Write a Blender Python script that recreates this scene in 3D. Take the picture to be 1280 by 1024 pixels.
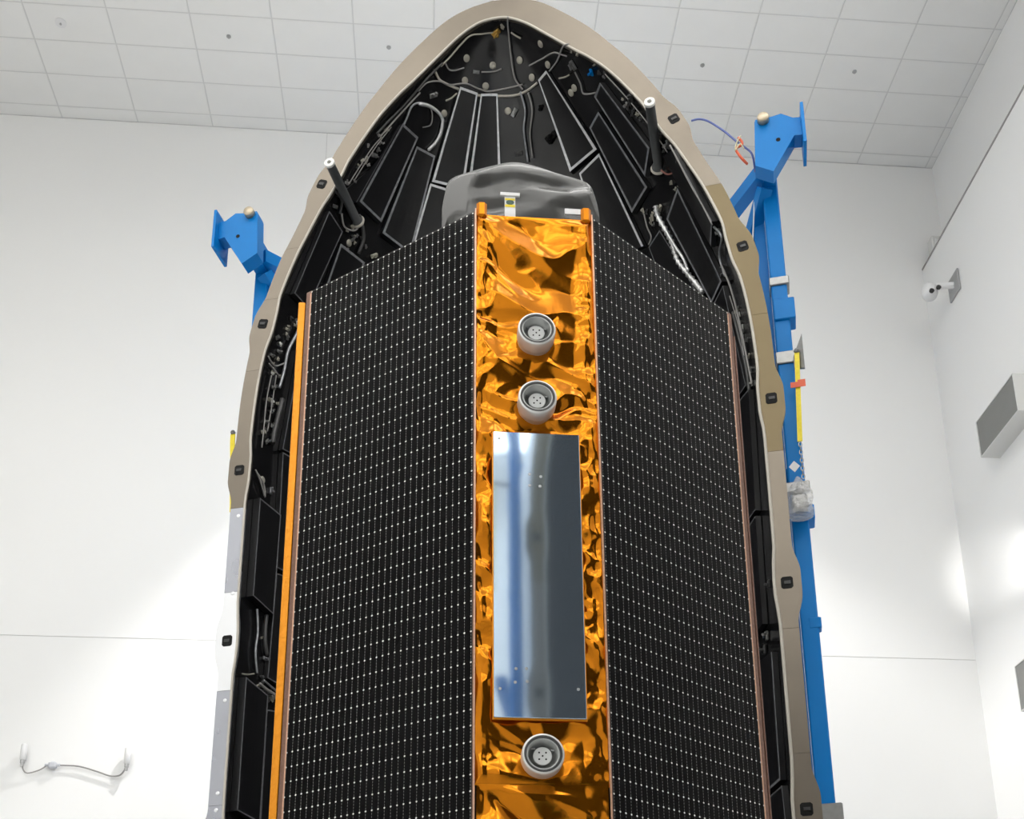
import bpy, math, random
import numpy as np
from mathutils import Vector, Matrix

for o in list(bpy.data.objects): bpy.data.objects.remove(o, do_unlink=True)
scene = bpy.context.scene
COL = scene.collection
random.seed(7); RNG = np.random.default_rng(11)
PI = math.pi

# ------------------------------------------------------------------ camera
F = 1501.0; PX, PY = 640.0, 960.0          # focal length and principal point (the photo is the upper crop of a portrait frame)
CAMZ = 1.6
def unit(v): return v/np.linalg.norm(v)
_up = unit(np.array([608-PX, 3630+PY, -F]))
_dp = np.array([535-PX, -(1451-PY), -F]); _dp = unit(_dp-_up*_dp.dot(_up))
_rt = np.cross(_dp, _up)
RC = np.array([_rt, _dp, _up])              # camera space -> world
cam_d = bpy.data.cameras.new('camera'); cam = bpy.data.objects.new('camera', cam_d); COL.objects.link(cam)
cam_d.sensor_fit = 'HORIZONTAL'; cam_d.sensor_width = 36.0; cam_d.lens = F/1280*36.0
cam_d.shift_y = (PY-512)/1280.0; cam_d.clip_end = 200
M4 = Matrix([[*RC[0], 0], [*RC[1], 0], [*RC[2], CAMZ], [0, 0, 0, 1]])
cam.matrix_world = M4
scene.camera = cam
def ray(x, y): return RC@np.array([x-PX, -(y-PY), -F])
def proj(p):
    c = RC.T@(np.asarray(p, float)-np.array([0, 0, CAMZ])); return PX+F*c[0]/-c[2], PY-F*c[1]/-c[2]

# ------------------------------------------------------------------ view, world
vs = scene.view_settings
vs.view_transform = 'Standard'; vs.look = 'None'; vs.gamma = 1.0; vs.use_curve_mapping = False
vs.exposure = 0.0
w = bpy.data.worlds.new('world'); scene.world = w; w.use_nodes = True
w.node_tree.nodes['Background'].inputs[0].default_value = (.75, .8, .85, 1)
w.node_tree.nodes['Background'].inputs[1].default_value = 0.05
LAMP_EMIT = 4.8          # assumed ceiling luminaires, all out of view
ASSUMED_WALL_FLOOD = 3600.0       # assumed unseen floodlight on an added mast behind the fairing, aimed at the back wall
SIDE_GLOW = 400.0         # added unseen lamp that makes the glow on the right wall
LEFT_FILL = 900.0        # added unseen floodlight, brightens the left wall for bounce light

LDROP = 1.1              # luminaires hang this far below the ceiling

def spot(name, loc, target, power, size, blend, radius=.15, color=(1, .98, .95)):
    d = bpy.data.lights.new(name, 'SPOT'); d.energy = power; d.spot_size = size; d.spot_blend = blend
    d.shadow_soft_size = radius; d.color = color
    o = bpy.data.objects.new(name, d); COL.objects.link(o); o.location = loc
    o.rotation_euler = (Vector(target)-Vector(loc)).to_track_quat('-Z', 'Y').to_euler()
    return o

# ------------------------------------------------------------------ helpers
MATS = {}
def mat(name, color, rough=.5, metal=0., spec=.5, noise=None, bump=None, emit=None, alpha=None, coat=0., trans=0., aniso=0.):
    if name in MATS: return MATS[name]
    m = bpy.data.materials.new(name); m.use_nodes = True
    nt = m.node_tree; b = nt.nodes['Principled BSDF']
    b.inputs['Base Color'].default_value = (*color, 1); b.inputs['Roughness'].default_value = rough
    b.inputs['Metallic'].default_value = metal; b.inputs['Specular IOR Level'].default_value = spec
    b.inputs['Coat Weight'].default_value = coat
    if trans: b.inputs['Transmission Weight'].default_value = trans
    if alpha is not None: b.inputs['Alpha'].default_value = alpha
    if emit:
        b.inputs['Emission Color'].default_value = (*emit[0], 1); b.inputs['Emission Strength'].default_value = emit[1]
    tc = nt.nodes.new('ShaderNodeTexCoord')
    if noise:   # (scale, amount, detail)
        n = nt.nodes.new('ShaderNodeTexNoise'); n.inputs['Scale'].default_value = noise[0]; n.inputs['Detail'].default_value = noise[2] if len(noise) > 2 else 4
        nt.links.new(tc.outputs['Object'], n.inputs['Vector'])
        mx = nt.nodes.new('ShaderNodeMix'); mx.data_type = 'RGBA'
        a = noise[1]
        mx.inputs['A'].default_value = (*[max(0, c*(1-a)) for c in color], 1); mx.inputs['B'].default_value = (*[min(1, c*(1+a)) for c in color], 1)
        nt.links.new(n.outputs['Fac'], mx.inputs['Factor']); nt.links.new(mx.outputs['Result'], b.inputs['Base Color'])
        if len(noise) > 3:
            mr = nt.nodes.new('ShaderNodeMapRange'); mr.inputs['To Min'].default_value = max(0, rough-noise[3]); mr.inputs['To Max'].default_value = rough+noise[3]
            nt.links.new(n.outputs['Fac'], mr.inputs['Value']); nt.links.new(mr.outputs['Result'], b.inputs['Roughness'])
    if bump:    # (scale, strength, distance)
        n2 = nt.nodes.new('ShaderNodeTexNoise'); n2.inputs['Scale'].default_value = bump[0]; n2.inputs['Detail'].default_value = 3
        nt.links.new(tc.outputs['Object'], n2.inputs['Vector'])
        bp = nt.nodes.new('ShaderNodeBump'); bp.inputs['Strength'].default_value = bump[1]; bp.inputs['Distance'].default_value = bump[2]
        nt.links.new(n2.outputs['Fac'], bp.inputs['Height']); nt.links.new(bp.outputs['Normal'], b.inputs['Normal'])
    MATS[name] = m; return m

def mesh(name, verts, faces, m, smooth=False):
    me = bpy.data.meshes.new(name); me.from_pydata([tuple(map(float, v)) for v in verts], [], faces)
    if m: me.materials.append(m)
    if smooth: me.polygons.foreach_set('use_smooth', [True]*len(me.polygons))
    me.update(); return me
def link(name, me, parent=None, loc=None, rot=None):
    o = bpy.data.objects.new(name, me); COL.objects.link(o)
    if parent: o.parent = parent
    if loc is not None: o.location = loc
    if rot is not None: o.rotation_euler = rot
    return o
def obj(name, verts, faces, m, parent=None, smooth=False, loc=None, rot=None): return link(name, mesh(name, verts, faces, m, smooth), parent, loc, rot)
def tag(o, label=None, cat=None, group=None, kind=None):
    if label: o['label'] = label
    if cat: o['category'] = cat
    if group: o['group'] = group
    if kind: o['kind'] = kind
    return o
def thing(name, label, cat, loc=(0, 0, 0), rz=0, group=None):
    o = bpy.data.objects.new(name, None); COL.objects.link(o); o.location = loc; o.rotation_euler = (0, 0, rz); o.empty_display_size = .2
    return tag(o, label, cat, group)

class MB:
    def __init__(s): s.v = []; s.f = []
    def add(s, v, f):
        k = len(s.v); s.v += [tuple(p) for p in v]; s.f += [tuple(i+k for i in q) for q in f]; return s
    def box(s, x0, x1, y0, y1, z0, z1, T=None):
        v = [(x0, y0, z0), (x1, y0, z0), (x1, y1, z0), (x0, y1, z0), (x0, y0, z1), (x1, y0, z1), (x1, y1, z1), (x0, y1, z1)]
        if T: v = [T(p) for p in v]
        return s.add(v, [(3, 2, 1, 0), (4, 5, 6, 7), (0, 1, 5, 4), (1, 2, 6, 5), (2, 3, 7, 6), (3, 0, 4, 7)])
    def cbox(s, x0, x1, y0, y1, z0, z1, c=.01):
        # box with chamfered vertical and horizontal edges (three stacked octagons)
        def ring(z, i):
            a, b, d, e = x0+i, x1-i, y0+i, y1-i
            return [(a+c, d, z), (b-c, d, z), (b, d+c, z), (b, e-c, z), (b-c, e, z), (a+c, e, z), (a, e-c, z), (a, d+c, z)]
        r = ring(z0, c)+ring(z0+c, 0)+ring(z1-c, 0)+ring(z1, c)
        f = [tuple(range(7, -1, -1)), tuple(range(24, 32))]
        for k in range(3):
            for i in range(8): f.append((k*8+i, k*8+(i+1) % 8, k*8+8+(i+1) % 8, k*8+8+i))
        return s.add(r, f)
    def prism(s, poly, y0, y1, T=None):
        # poly in (x,z), extruded along y
        n = len(poly); v = [(x, y0, z) for x, z in poly]+[(x, y1, z) for x, z in poly]
        if T: v = [T(p) for p in v]
        return s.add(v, [tuple(range(n)), tuple(range(2*n-1, n-1, -1))]+[(i, i+n, (i+1) % n+n, (i+1) % n) for i in range(n)])
    def bar(s, a, b, wx, wy, up=(0, 0, 1)):
        a, b = Vector(a), Vector(b); d = (b-a).normalized(); u = Vector(up)
        if abs(d.dot(u)) > .98: u = Vector((0, 1, 0))
        x = d.cross(u).normalized(); y = x.cross(d).normalized()
        v = []
        for p in (a, b):
            for sx, sy in ((-1, -1), (1, -1), (1, 1), (-1, 1)): v.append(p+x*sx*wx/2+y*sy*wy/2)
        return s.add(v, [(3, 2, 1, 0), (4, 5, 6, 7), (0, 1, 5, 4), (1, 2, 6, 5), (2, 3, 7, 6), (3, 0, 4, 7)])
    def lathe(s, prof, n=32, axis='z', T=None, close=False):
        # prof list of (r, h)
        v = []
        for r, h in prof:
            for i in range(n):
                a = 2*PI*i/n; p = (r*math.cos(a), r*math.sin(a), h)
                if axis == 'y': p = (p[0], h, p[1])
                if axis == 'x': p = (h, p[0], p[1])
                v.append(T(p) if T else p)
        f = []
        for k in range(len(prof)-1):
            for i in range(n): f.append((k*n+i, k*n+(i+1) % n, k*n+n+(i+1) % n, k*n+n+i))
        if close:
            f.append(tuple(range(n-1, -1, -1))); f.append(tuple(range((len(prof)-1)*n, len(prof)*n)))
        return s.add(v, f)
    def tube(s, pts, r, n=6):
        pts = [Vector(p) for p in pts]; v = []
        x = None
        for i, p in enumerate(pts):
            d = (pts[min(i+1, len(pts)-1)]-pts[max(i-1, 0)]).normalized()
            if x is None:
                x = d.cross(Vector((0, 0, 1))); x = x if x.length > .05 else d.cross(Vector((0, 1, 0))); x.normalize()
            else: x = (x-d*x.dot(d)).normalized()
            y = d.cross(x); rr = r[i] if isinstance(r, (list, tuple)) else r
            for k in range(n):
                a = 2*PI*k/n; v.append(p+x*math.cos(a)*rr+y*math.sin(a)*rr)
        f = [tuple(range(n-1, -1, -1)), tuple(range((len(pts)-1)*n, len(pts)*n))]
        for i in range(len(pts)-1):
            for k in range(n): f.append((i*n+k, i*n+(k+1) % n, i*n+n+(k+1) % n, i*n+n+k))
        return s.add(v, f)
    def build(s, name, m, parent=None, smooth=False, loc=None, rot=None): return obj(name, s.v, s.f, m, parent, smooth, loc, rot)

def crom(pts, n=12):
    # Catmull-Rom through the points
    P = [np.array(p, float) for p in pts]; out = []
    for i in range(len(P)-1):
        p0, p1, p2, p3 = P[max(i-1, 0)], P[i], P[i+1], P[min(i+2, len(P)-1)]
        for k in range(n):
            t = k/n; out.append(.5*((2*p1)+(-p0+p2)*t+(2*p0-5*p1+4*p2-p3)*t*t+(-p0+3*p1-3*p2+p3)*t**3))
    out.append(P[-1]); return out

# ------------------------------------------------------------------ materials
m_wall = mat('white_wall_paint', (.86, .86, .85), .38, spec=.35, noise=(.35, .02, 2))
m_wallr = mat('white_wall_panel_gloss', (.86, .86, .85), .3, spec=.45, noise=(.35, .02, 2))
m_ceil = mat('ceiling_tile_white', (.86, .86, .845), .7, noise=(3, .02, 3))
m_tbar = mat('ceiling_grid_metal', (.70, .70, .69), .6)
m_floor = mat('epoxy_floor', (.72, .73, .73), .25, noise=(.6, .06, 3))
m_seam = mat('wall_joint', (.70, .70, .69), .7)
m_flange = mat('flange_bare_metal', (.17, .147, .118), .36, metal=.8, noise=(1.6, .28, 6, .10))
m_flange4 = mat('flange_white_reflection', (.74, .75, .77), .3, metal=.85, noise=(2.5, .05, 4, .06))  # white floodlight reflection put into the base colour
m_flange2 = mat('flange_silver_reflection', (.37, .38, .42), .3, metal=.9, noise=(2.5, .07, 4, .08))
m_flange3 = mat('flange_olive_reflection', (.125, .098, .055), .36, metal=.8, noise=(2.2, .12, 4, .08))
m_seal = mat('cream_seal', (.50, .47, .41), .5)
m_skin = mat('white_fairing_paint', (.82, .83, .84), .35)
m_liner = mat('black_liner', (.009, .009, .010), .2, spec=.55, noise=(5, .4, 4), bump=(5, .10, .01))
m_cap = mat('black_nose_liner', (.014, .014, .015), .3, spec=.6, bump=(4, .2, .01))
m_tile = mat('black_acoustic_film', (.006, .006, .007), .36, spec=.5, noise=(8, .3, 4), bump=(14, .12, .004))
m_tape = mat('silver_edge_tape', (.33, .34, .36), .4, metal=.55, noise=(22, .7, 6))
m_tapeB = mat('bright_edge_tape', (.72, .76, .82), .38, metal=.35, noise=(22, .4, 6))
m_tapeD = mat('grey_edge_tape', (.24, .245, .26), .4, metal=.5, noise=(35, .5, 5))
m_pocket = mat('black_holes_and_fittings', (.006, .006, .006), .6, spec=.15)  # near-black stands in for shade inside holes; also used on dark fittings
m_wash = mat('cream_washer', (.42, .40, .34), .4, metal=.3)
m_wire = mat('grey_cable', (.30, .29, .28), .5)
m_wireD = mat('dark_cable', (.05, .05, .05), .45)
m_wrap = mat('foil_wrapped_cable', (.75, .75, .75), .35, metal=.6, bump=(40, .6, .02))
m_pin = mat('guide_pin_coating', (.055, .058, .06), .45, noise=(20, .2, 3))
m_pincap = mat('white_pin_end', (.78, .78, .75), .4)
m_blue = mat('blue_paint', (.0, .18, .53), .4, spec=.2, noise=(3, .08, 3))
m_steel = mat('clamp_steel', (.26, .26, .255), .32, metal=.8, noise=(20, .15, 3))
m_brassy = mat('brass_pin', (.52, .44, .32), .4, metal=.5)
m_yellow = mat('yellow_webbing', (.85, .68, .03), .6, noise=(60, .15, 2))
m_red = mat('red_tag', (.7, .12, .05), .6)
m_plast = mat('clear_plastic_bag', (.8, .8, .79), .12, spec=.7, bump=(25, 1., .05), alpha=.38)
m_gold = mat('gold_kapton_foil', (.47, .15, .004), .12, metal=.88, noise=(6, .10, 3, .04), bump=(25, .08, .004))
m_goldm = mat('gold_side_foil', (.74, .27, .008), .4, metal=.5, bump=(40, .5, .01))
m_copper = mat('copper_brown_kapton', (.19, .10, .07), .4, metal=.4, noise=(60, .4, 3), bump=(60, .4, .006))
m_copedge = mat('copper_edge_tape', (.66, .40, .27), .35, metal=.7, noise=(80, .4, 3))
m_sub = mat('panel_substrate', (.010, .009, .008), .5, spec=.2)
m_cell = mat('solar_cell_glass', (.0025, .0024, .0026), .10, spec=.06)
m_dot = mat('cell_interconnect', (.74, .74, .70), .4)
m_dash = mat('cell_finger', (.19, .19, .185), .4)
m_mirror = mat('polished_radiator', (.45, .56, .68), .05, metal=.88, bump=(1.2, .05, .01))
m_screw = mat('screw_grey', (.45, .45, .45), .35, metal=.8)
m_alu = mat('antenna_aluminium', (.62, .62, .60), .4, metal=.55)
m_alud = mat('antenna_dark_ring', (.05, .05, .05), .4)
m_disc = mat('antenna_disc', (.66, .67, .66), .45)
m_cup = mat('antenna_cup', (.42, .43, .42), .35, metal=.6)
m_cover = mat('grey_antistatic_film', (.075, .075, .072), .24, spec=.5, noise=(3, .15, 3))
m_white = mat('white_plastic', (.8, .8, .8), .4)
m_greyb = mat('grey_grille', (.20, .20, .19), .6, noise=(4, .05, 2))
m_beige = mat('duct_box_sheet', (.66, .66, .64), .5)
m_lens = mat('black_lens', (.01, .01, .01), .1)
m_body = mat('satellite_body_black', (.02, .02, .02), .5)

# ------------------------------------------------------------------ the room
H = 16.37                    # ceiling above the lens
CZ = CAMZ+H                  # ceiling height
YB = .9767*H; SK = math.atan(.0122)     # back wall, almost square to the ceiling grid
XR = 8.08; XRU = .5197*H     # right wall below / above its ledge
ZL = CAMZ+14.2               # ledge
XL = -11.5; YF = -15.0
def struct(o): return tag(o, kind='structure')
struct(MB().box(XL-.3, XRU+.6, YF-.3, YB+.6, -.2, 0).build('floor', m_floor))
cl = struct(MB().box(XL-.3, XRU+.6, YF-.3, YB+.6, CZ-.001, CZ+.2).build('ceiling', m_tbar))
def yb(x): return YB+.0122*x
# back wall: backing and three large panels with open joints
wb = struct(MB().add([(XL-.3, yb(XL-.3)+.008, 0), (XRU+.5, yb(XRU+.5)+.008, 0), (XRU+.5, yb(XRU+.5)+.008, CZ+.02), (XL-.3, yb(XL-.3)+.008, CZ+.02),
      (XL-.3, yb(XL-.3)+.3, 0), (XRU+.5, yb(XRU+.5)+.3, 0), (XRU+.5, yb(XRU+.5)+.3, CZ+.02), (XL-.3, yb(XL-.3)+.3, CZ+.02)],
      [(0, 1, 2, 3), (7, 6, 5, 4), (0, 4, 5, 1), (1, 5, 6, 2), (2, 6, 7, 3), (3, 7, 4, 0)]).build('wall_back', m_seam))
ZS = CAMZ+.4425*YB
def wpanel(x0, x1, z0, z1, g=.006):
    x0 += g; x1 -= g; z0 += g; z1 -= g
    v = [(x0, yb(x0), z0), (x1, yb(x1), z0), (x1, yb(x1), z1), (x0, yb(x0), z1)]
    v += [(x, y+.03, z) for x, y, z in v]
    obj('wall_panel', v, [(0, 1, 2, 3), (0, 4, 5, 1), (1, 5, 6, 2), (2, 6, 7, 3), (3, 7, 4, 0)], m_wall, wb)
wpanel(XL-.2, -1.93, ZS, CZ); wpanel(-1.93, XRU+.4, ZS, CZ); wpanel(XL-.2, XRU+.4, 0, ZS)
struct(MB().box(XR, XR+.25, YF, yb(XR)+.01, 0, ZL-.03).build('wall_right', m_wallr))
struct(MB().box(XRU, XRU+.25, YF, yb(XRU)+.01, ZL-.03, CZ+.02).build('wall_right_upper', m_wall))
struct(MB().box(XR-.012, XRU+.01, YF, yb(XR)-.005, ZL-.03, ZL).build('trim_1', mat('ledge_trim', (.32, .31, .30), .5)))
struct(MB().box(XL-.25, XL, YF, yb(XL)+.01, 0, CZ+.02).build('wall_left', m_wall))
struct(MB().box(XL-.25, XRU+.5, YF-.25, YF, 0, CZ+.02).build('wall_front', m_wall))
# ceiling tiles: 1.22 x 0.61 m lay-in tiles
xs = [(-.0095+.0745*k)*H for k in range(-8, 8)]; xs = [x for x in xs if x < XRU-.1]+[XRU]
def yl(k, x): return (.8495+.0375*k)*H+.0117*x
tile_cache = {}
for k in range(-3, 4):
    for i in range(len(xs)-1):
        x0, x1 = xs[i]+.010, xs[i+1]-.010
        cx = (x0+x1)/2; wd = x1-x0; y0 = yl(k, cx)+.010
        y1 = yl(k+1, cx)-.010 if k < 3 else yb(cx)-.010
        dp = y1-y0
        key = (round(wd, 2), round(dp, 2))
        if key not in tile_cache:
            b = .006; v = []
            for ins, z in ((0, .006), (0, .003), (b, 0)):
                for sx, sy in ((-1, -1), (1, -1), (1, 1), (-1, 1)):
                    x = sx*(wd/2-ins); y = sy*(dp/2-ins); v.append((x, y+.0117*x, z))
            f = [(0, 1, 5, 4), (1, 2, 6, 5), (2, 3, 7, 6), (3, 0, 4, 7), (4, 5, 9, 8), (5, 6, 10, 9), (6, 7, 11, 10), (7, 4, 8, 11), (8, 9, 10, 11)]
            tile_cache[key] = mesh('ceiling_tile', v, [q[::-1] for q in f], m_ceil)
        link('ceiling_tile', tile_cache[key], cl, (cx, (y0+y1)/2, CZ-.006))
# plain slab for the rest of the ceiling out of sight
obj('ceiling_field', [(XL, YF, CZ-.004), (XRU, YF, CZ-.004), (XRU, yl(-3, XRU)-.01, CZ-.004), (XL, yl(-3, XL)-.01, CZ-.004)], [(0, 1, 2, 3)], m_ceil, cl)

# assumed unseen ceiling luminaires over the hall (behind and above the photographer)
m_lum = mat('luminaire_diffuser', (1, 1, 1), .5, emit=((1, .985, .96), LAMP_EMIT))
lx, ly = 1.85, .92
lum_frame = MB(); lum_frame.box(-lx, lx, -ly, -ly+.04, -.10, .10).box(-lx, lx, ly-.04, ly, -.10, .10).box(-lx, -lx+.04, -ly+.04, ly-.04, -.10, .10).box(lx-.04, lx, -ly+.04, ly-.04, -.10, .10)
lfm = mesh('frame', lum_frame.v, lum_frame.f, m_white)
dx_, dy_ = lx-.04, ly-.04
ldm = mesh('diffuser', [(-dx_, -dy_, -.05), (dx_, -dy_, -.05), (dx_, dy_, -.05), (-dx_, dy_, -.05), (-dx_, -dy_, .05), (dx_, -dy_, .05), (dx_, dy_, .05), (-dx_, dy_, .05)], [(3, 2, 1, 0), (4, 5, 6, 7)], m_lum)
lrod = MB().box(-1.1, -1.08, -.01, .01, .1, LDROP).box(1.08, 1.1, -.01, .01, .1, LDROP).box(-lx, lx, -.03, .03, .06, .10)
lrm = mesh('hanger', lrod.v, lrod.f, m_white)
rows_ = ['nearest the front wall', 'second from the front wall', 'third from the front wall', 'above the photographer', 'nearest the ceiling over the satellite']
cols_ = ['beside the left wall', 'left of the middle', 'right of the middle', 'beside the right wall']
for j, y in enumerate((-12, -7.5, -3, 2.0, 6.0)):
    for i, x in enumerate((-8.5, -3.6, 1.3, 6.2)):
        t = thing('assumed_ceiling_light', 'assumed unseen hanging white luminaire in row %s, %s' % (rows_[j], cols_[i]), 'ceiling light', (x, y, CZ-LDROP), 0, 'ceiling luminaires')
        link('frame', lfm, t); link('diffuser', ldm, t); link('hanger', lrm, t)

# ------------------------------------------------------------------ fairing geometry (local: u across the opening, v into the shell, z up)
AX, AY, PS = .508, 9.693, .288
_c, _s = math.cos(PS), math.sin(PS)
def F2W(u, v, z): return np.array([AX+u*_c+v*_s, AY-u*_s+v*_c, z])
def W2F(P): dx, dy = P[0]-AX, P[1]-AY; return np.array([dx*_c-dy*_s, dx*_s+dy*_c, P[2]])
PO = [(0, 11.85), (.26, 11.81), (.51, 11.70), (.78, 11.47), (1.04, 11.20), (1.24, 10.94), (1.45, 10.64), (1.72, 10.17), (1.93, 9.70), (2.13, 9.2), (2.27, 8.87), (2.41, 8.4), (2.50, 8.0), (2.56, 7.6), (2.597, 7.17), (2.612, 6.6), (2.617, 5.8), (2.617, 4.6), (2.617, 3.4), (2.617, 2.0), (2.617, .4), (2.617, -1.2)]
PI_ = [(0, 11.59), (.16, 11.565), (.36, 11.44), (.58, 11.23), (.84, 10.97), (1.04, 10.78), (1.25, 10.53), (1.52, 10.10), (1.74, 9.68), (1.96, 9.2), (2.10, 8.87), (2.25, 8.4), (2.325, 8.0), (2.395, 7.6), (2.437, 7.17), (2.46, 6.6), (2.467, 5.8), (2.467, 4.6), (2.467, 3.4), (2.467, 2.0), (2.467, .4), (2.467, -1.2)]
CO = np.array(crom(PO, 14)); CI = np.array(crom(PI_, 14)); CO[:, 1] += CAMZ; CI[:, 1] += CAMZ
CO[0, 0] = CI[0, 0] = 0
LATCH = [(1.848, 9.79), (2.41, 8.13), (2.552, 6.44), (2.55, 4.62), (2.55, 2.63), (2.55, .7)]
LATCH = [(r, z+CAMZ) for r, z in LATCH]
_zi = CI[::-1, 1]; _ri = CI[::-1, 0]
def rin(z): return float(np.interp(z, _zi, _ri)) if z < CI[0, 1] else -1.
def hit(x, y):
    # pixel direction meets the inner surface of the shell -> (theta, z)
    d = ray(x, y); d = d/np.linalg.norm(d); o = np.array([0, 0, CAMZ])
    T_ = np.arange(20., 5., -.02); Q = o[None]+T_[:, None]*d[None]
    R_ = np.where(Q[:, 2] < CI[0, 1], np.interp(Q[:, 2], _zi, _ri), -1.)
    I_ = np.hypot(Q[:, 0]-AX, Q[:, 1]-AY) < R_
    a = float(T_[int(np.argmax(I_))]) if I_.any() else 12.; b = a+.02
    for _ in range(10):
        m = (a+b)/2; P = o+d*m
        if math.hypot(P[0]-AX, P[1]-AY) < rin(P[2]): a = m
        else: b = m
    q = W2F(o+d*a); return math.atan2(q[1], q[0]), q[2]
def surf(th, z, off=0.):
    r = rin(z)-off; return (r*math.cos(th), r*math.sin(th), z)

# flange outline with the swellings around each latch
def bulge():
    mid = (CO+CI)/2; nrm = CO-CI; nrm = nrm/np.linalg.norm(nrm, axis=1)[:, None]
    o2, i2 = CO.copy(), CI.copy()
    for k in range(len(mid)):
        wsum = 0; wi = 0
        for r, z in LATCH:
            d = math.hypot(mid[k, 0]-r, mid[k, 1]-z)
            t = max(0, min(1, (.36-d)/.26)); wsum = max(wsum, t*t*(3-2*t))
        o2[k] += nrm[k]*(.052*wsum); i2[k] -= nrm[k]*(.022*wsum)
    return o2, i2
# denser profile so that the swellings are smooth
_k = np.linspace(0, len(CO)-1, 700); _ix = np.arange(len(CO))
CO = np.stack([np.interp(_k, _ix, CO[:, 0]), np.interp(_k, _ix, CO[:, 1])], 1)
CI = np.stack([np.interp(_k, _ix, CI[:, 0]), np.interp(_k, _ix, CI[:, 1])], 1)
BO, BI = bulge()

def make_fairing(name, label, loc, rz, detail):
    root = thing(name, label, 'rocket fairing', loc, rz)
    # outer white skin and inner black liner (half bodies of revolution)
    def revolve(prof, n, m, nm, off):
        v = []; f = []; prof = prof[::6]
        for r, z in prof:
            for i in range(n+1):
                a = PI*i/n; rr = max(0, r+off); v.append((rr*math.cos(a), rr*math.sin(a)+.012, z))
        for k in range(len(prof)-1):
            for i in range(n): f.append((k*(n+1)+i, k*(n+1)+i+1, (k+1)*(n+1)+i+1, (k+1)*(n+1)+i))
        return obj(nm, v, f, m, root, True)
    revolve(CO, 48, m_skin, 'outer_skin', -.03)
    revolve(CI, 48, m_liner, 'inner_liner', .004)
    # split-line flange, in bolted segments
    seams_l = [None, 9.02, 8.42, 7.58, 6.02, 5.12, 4.12, 3.02, None]
    seams_r = [None, 8.9, 7.35, 5.9, 4.2, 3.10, None]
    def seg(sg, z1, z0, m):
        mz = (CO[:, 1]+CI[:, 1])/2
        kf = lambda zz: float(np.interp(-(zz+CAMZ), -mz, np.arange(len(mz))))
        k0 = kf(z1) if z1 is not None else 0.; k1 = kf(z0) if z0 is not None else len(mz)-1.
        idx = [k0]+[float(k) for k in range(int(k0)+1, int(math.ceil(k1)))]+[k1]
        ar = np.arange(len(mz)); at = lambda A, k: (np.interp(k, ar, A[:, 0]), np.interp(k, ar, A[:, 1]))
        v = []; f = []
        for k in idx:
            for p, y in ((at(BO, k), 0.), (at(BI, k), 0.), (at(BI, k), .045), (at(BO, k), .045)): v.append((sg*p[0], y, p[1]))
        for k in range(len(idx)-1):
            for j in range(4):
                q = (k*4+j, k*4+(j+1) % 4, k*4+4+(j+1) % 4, k*4+4+j); f.append(q if sg < 0 else q[::-1])
        f += [(0, 3, 2, 1) if sg < 0 else (0, 1, 2, 3)]; e = (len(idx)-1)*4; f += [(e, e+1, e+2, e+3)]
        obj('flange_segment', v, f, m, root)
    ml = [m_flange, m_flange, m_flange, m_flange, m_flange2, m_flange4, m_flange2, m_flange2]  # silver, white and olive tones are reflections painted per segment
    mr = [m_flange, m_flange3, m_flange3, m_flange, m_flange, m_flange]
    g = .0015
    for a, b, m in zip(seams_l[:-1], seams_l[1:], ml): seg(-1, a-g if a else None, b+g if b else None, m)
    for a, b, m in zip(seams_r[:-1], seams_r[1:], mr): seg(1, a-g if a else None, b+g if b else None, m)
    # bead along the inner edge
    pts = [(-BI[k, 0], -.004, BI[k, 1]) for k in range(len(BI)-1, 0, -4)]+[(BI[k, 0], -.004, BI[k, 1]) for k in range(0, len(BI), 4)]
    MB().tube(pts, .014, 6).build('edge_seal', m_seal, root, True)
    # latch pockets: solid plates, the shade of the hole put in as black
    for r, z in LATCH:
        k = int(np.argmin((CO[:, 0]+CI[:, 0]-2*r)**2+(CO[:, 1]+CI[:, 1]-2*z)**2)); t = CO[min(k+3, 699)]-CO[max(k-3, 0)]; an = math.atan2(t[0], -t[1])
        for sg in (-1, 1):
            def T(p, sg=sg): # p local to the latch
                x = p[0]*math.cos(an)+p[2]*math.sin(an)*-1; zz = p[0]*math.sin(an)+p[2]*math.cos(an)
                return (sg*(r+x), p[1], z+zz)
            b = MB(); hw, hh, c = .05, .055, .016
            o8 = [(-hw+c, -hh), (hw-c, -hh), (hw, -hh+c), (hw, hh-c), (hw-c, hh), (-hw+c, hh), (-hw, hh-c), (-hw, -hh+c)]
            b.prism([(x, y) for x, y in o8], -.003, .03, T)
            lp = b.build('latch_pocket', m_pocket, root)
            if detail: MB().box(-.022, .030, -.008, -.003, -.012, .016, T).build('latch_tongue', mat('latch_tongue_dark', (.02, .02, .02), .4), lp)
    # joint lines: bolt heads near the flange seams
    if not detail: return root
    return root

fair = make_fairing('fairing_half', 'tall black lined rocket fairing half standing open behind the gold satellite', (AX, AY, 0), -PS, True)

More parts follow.
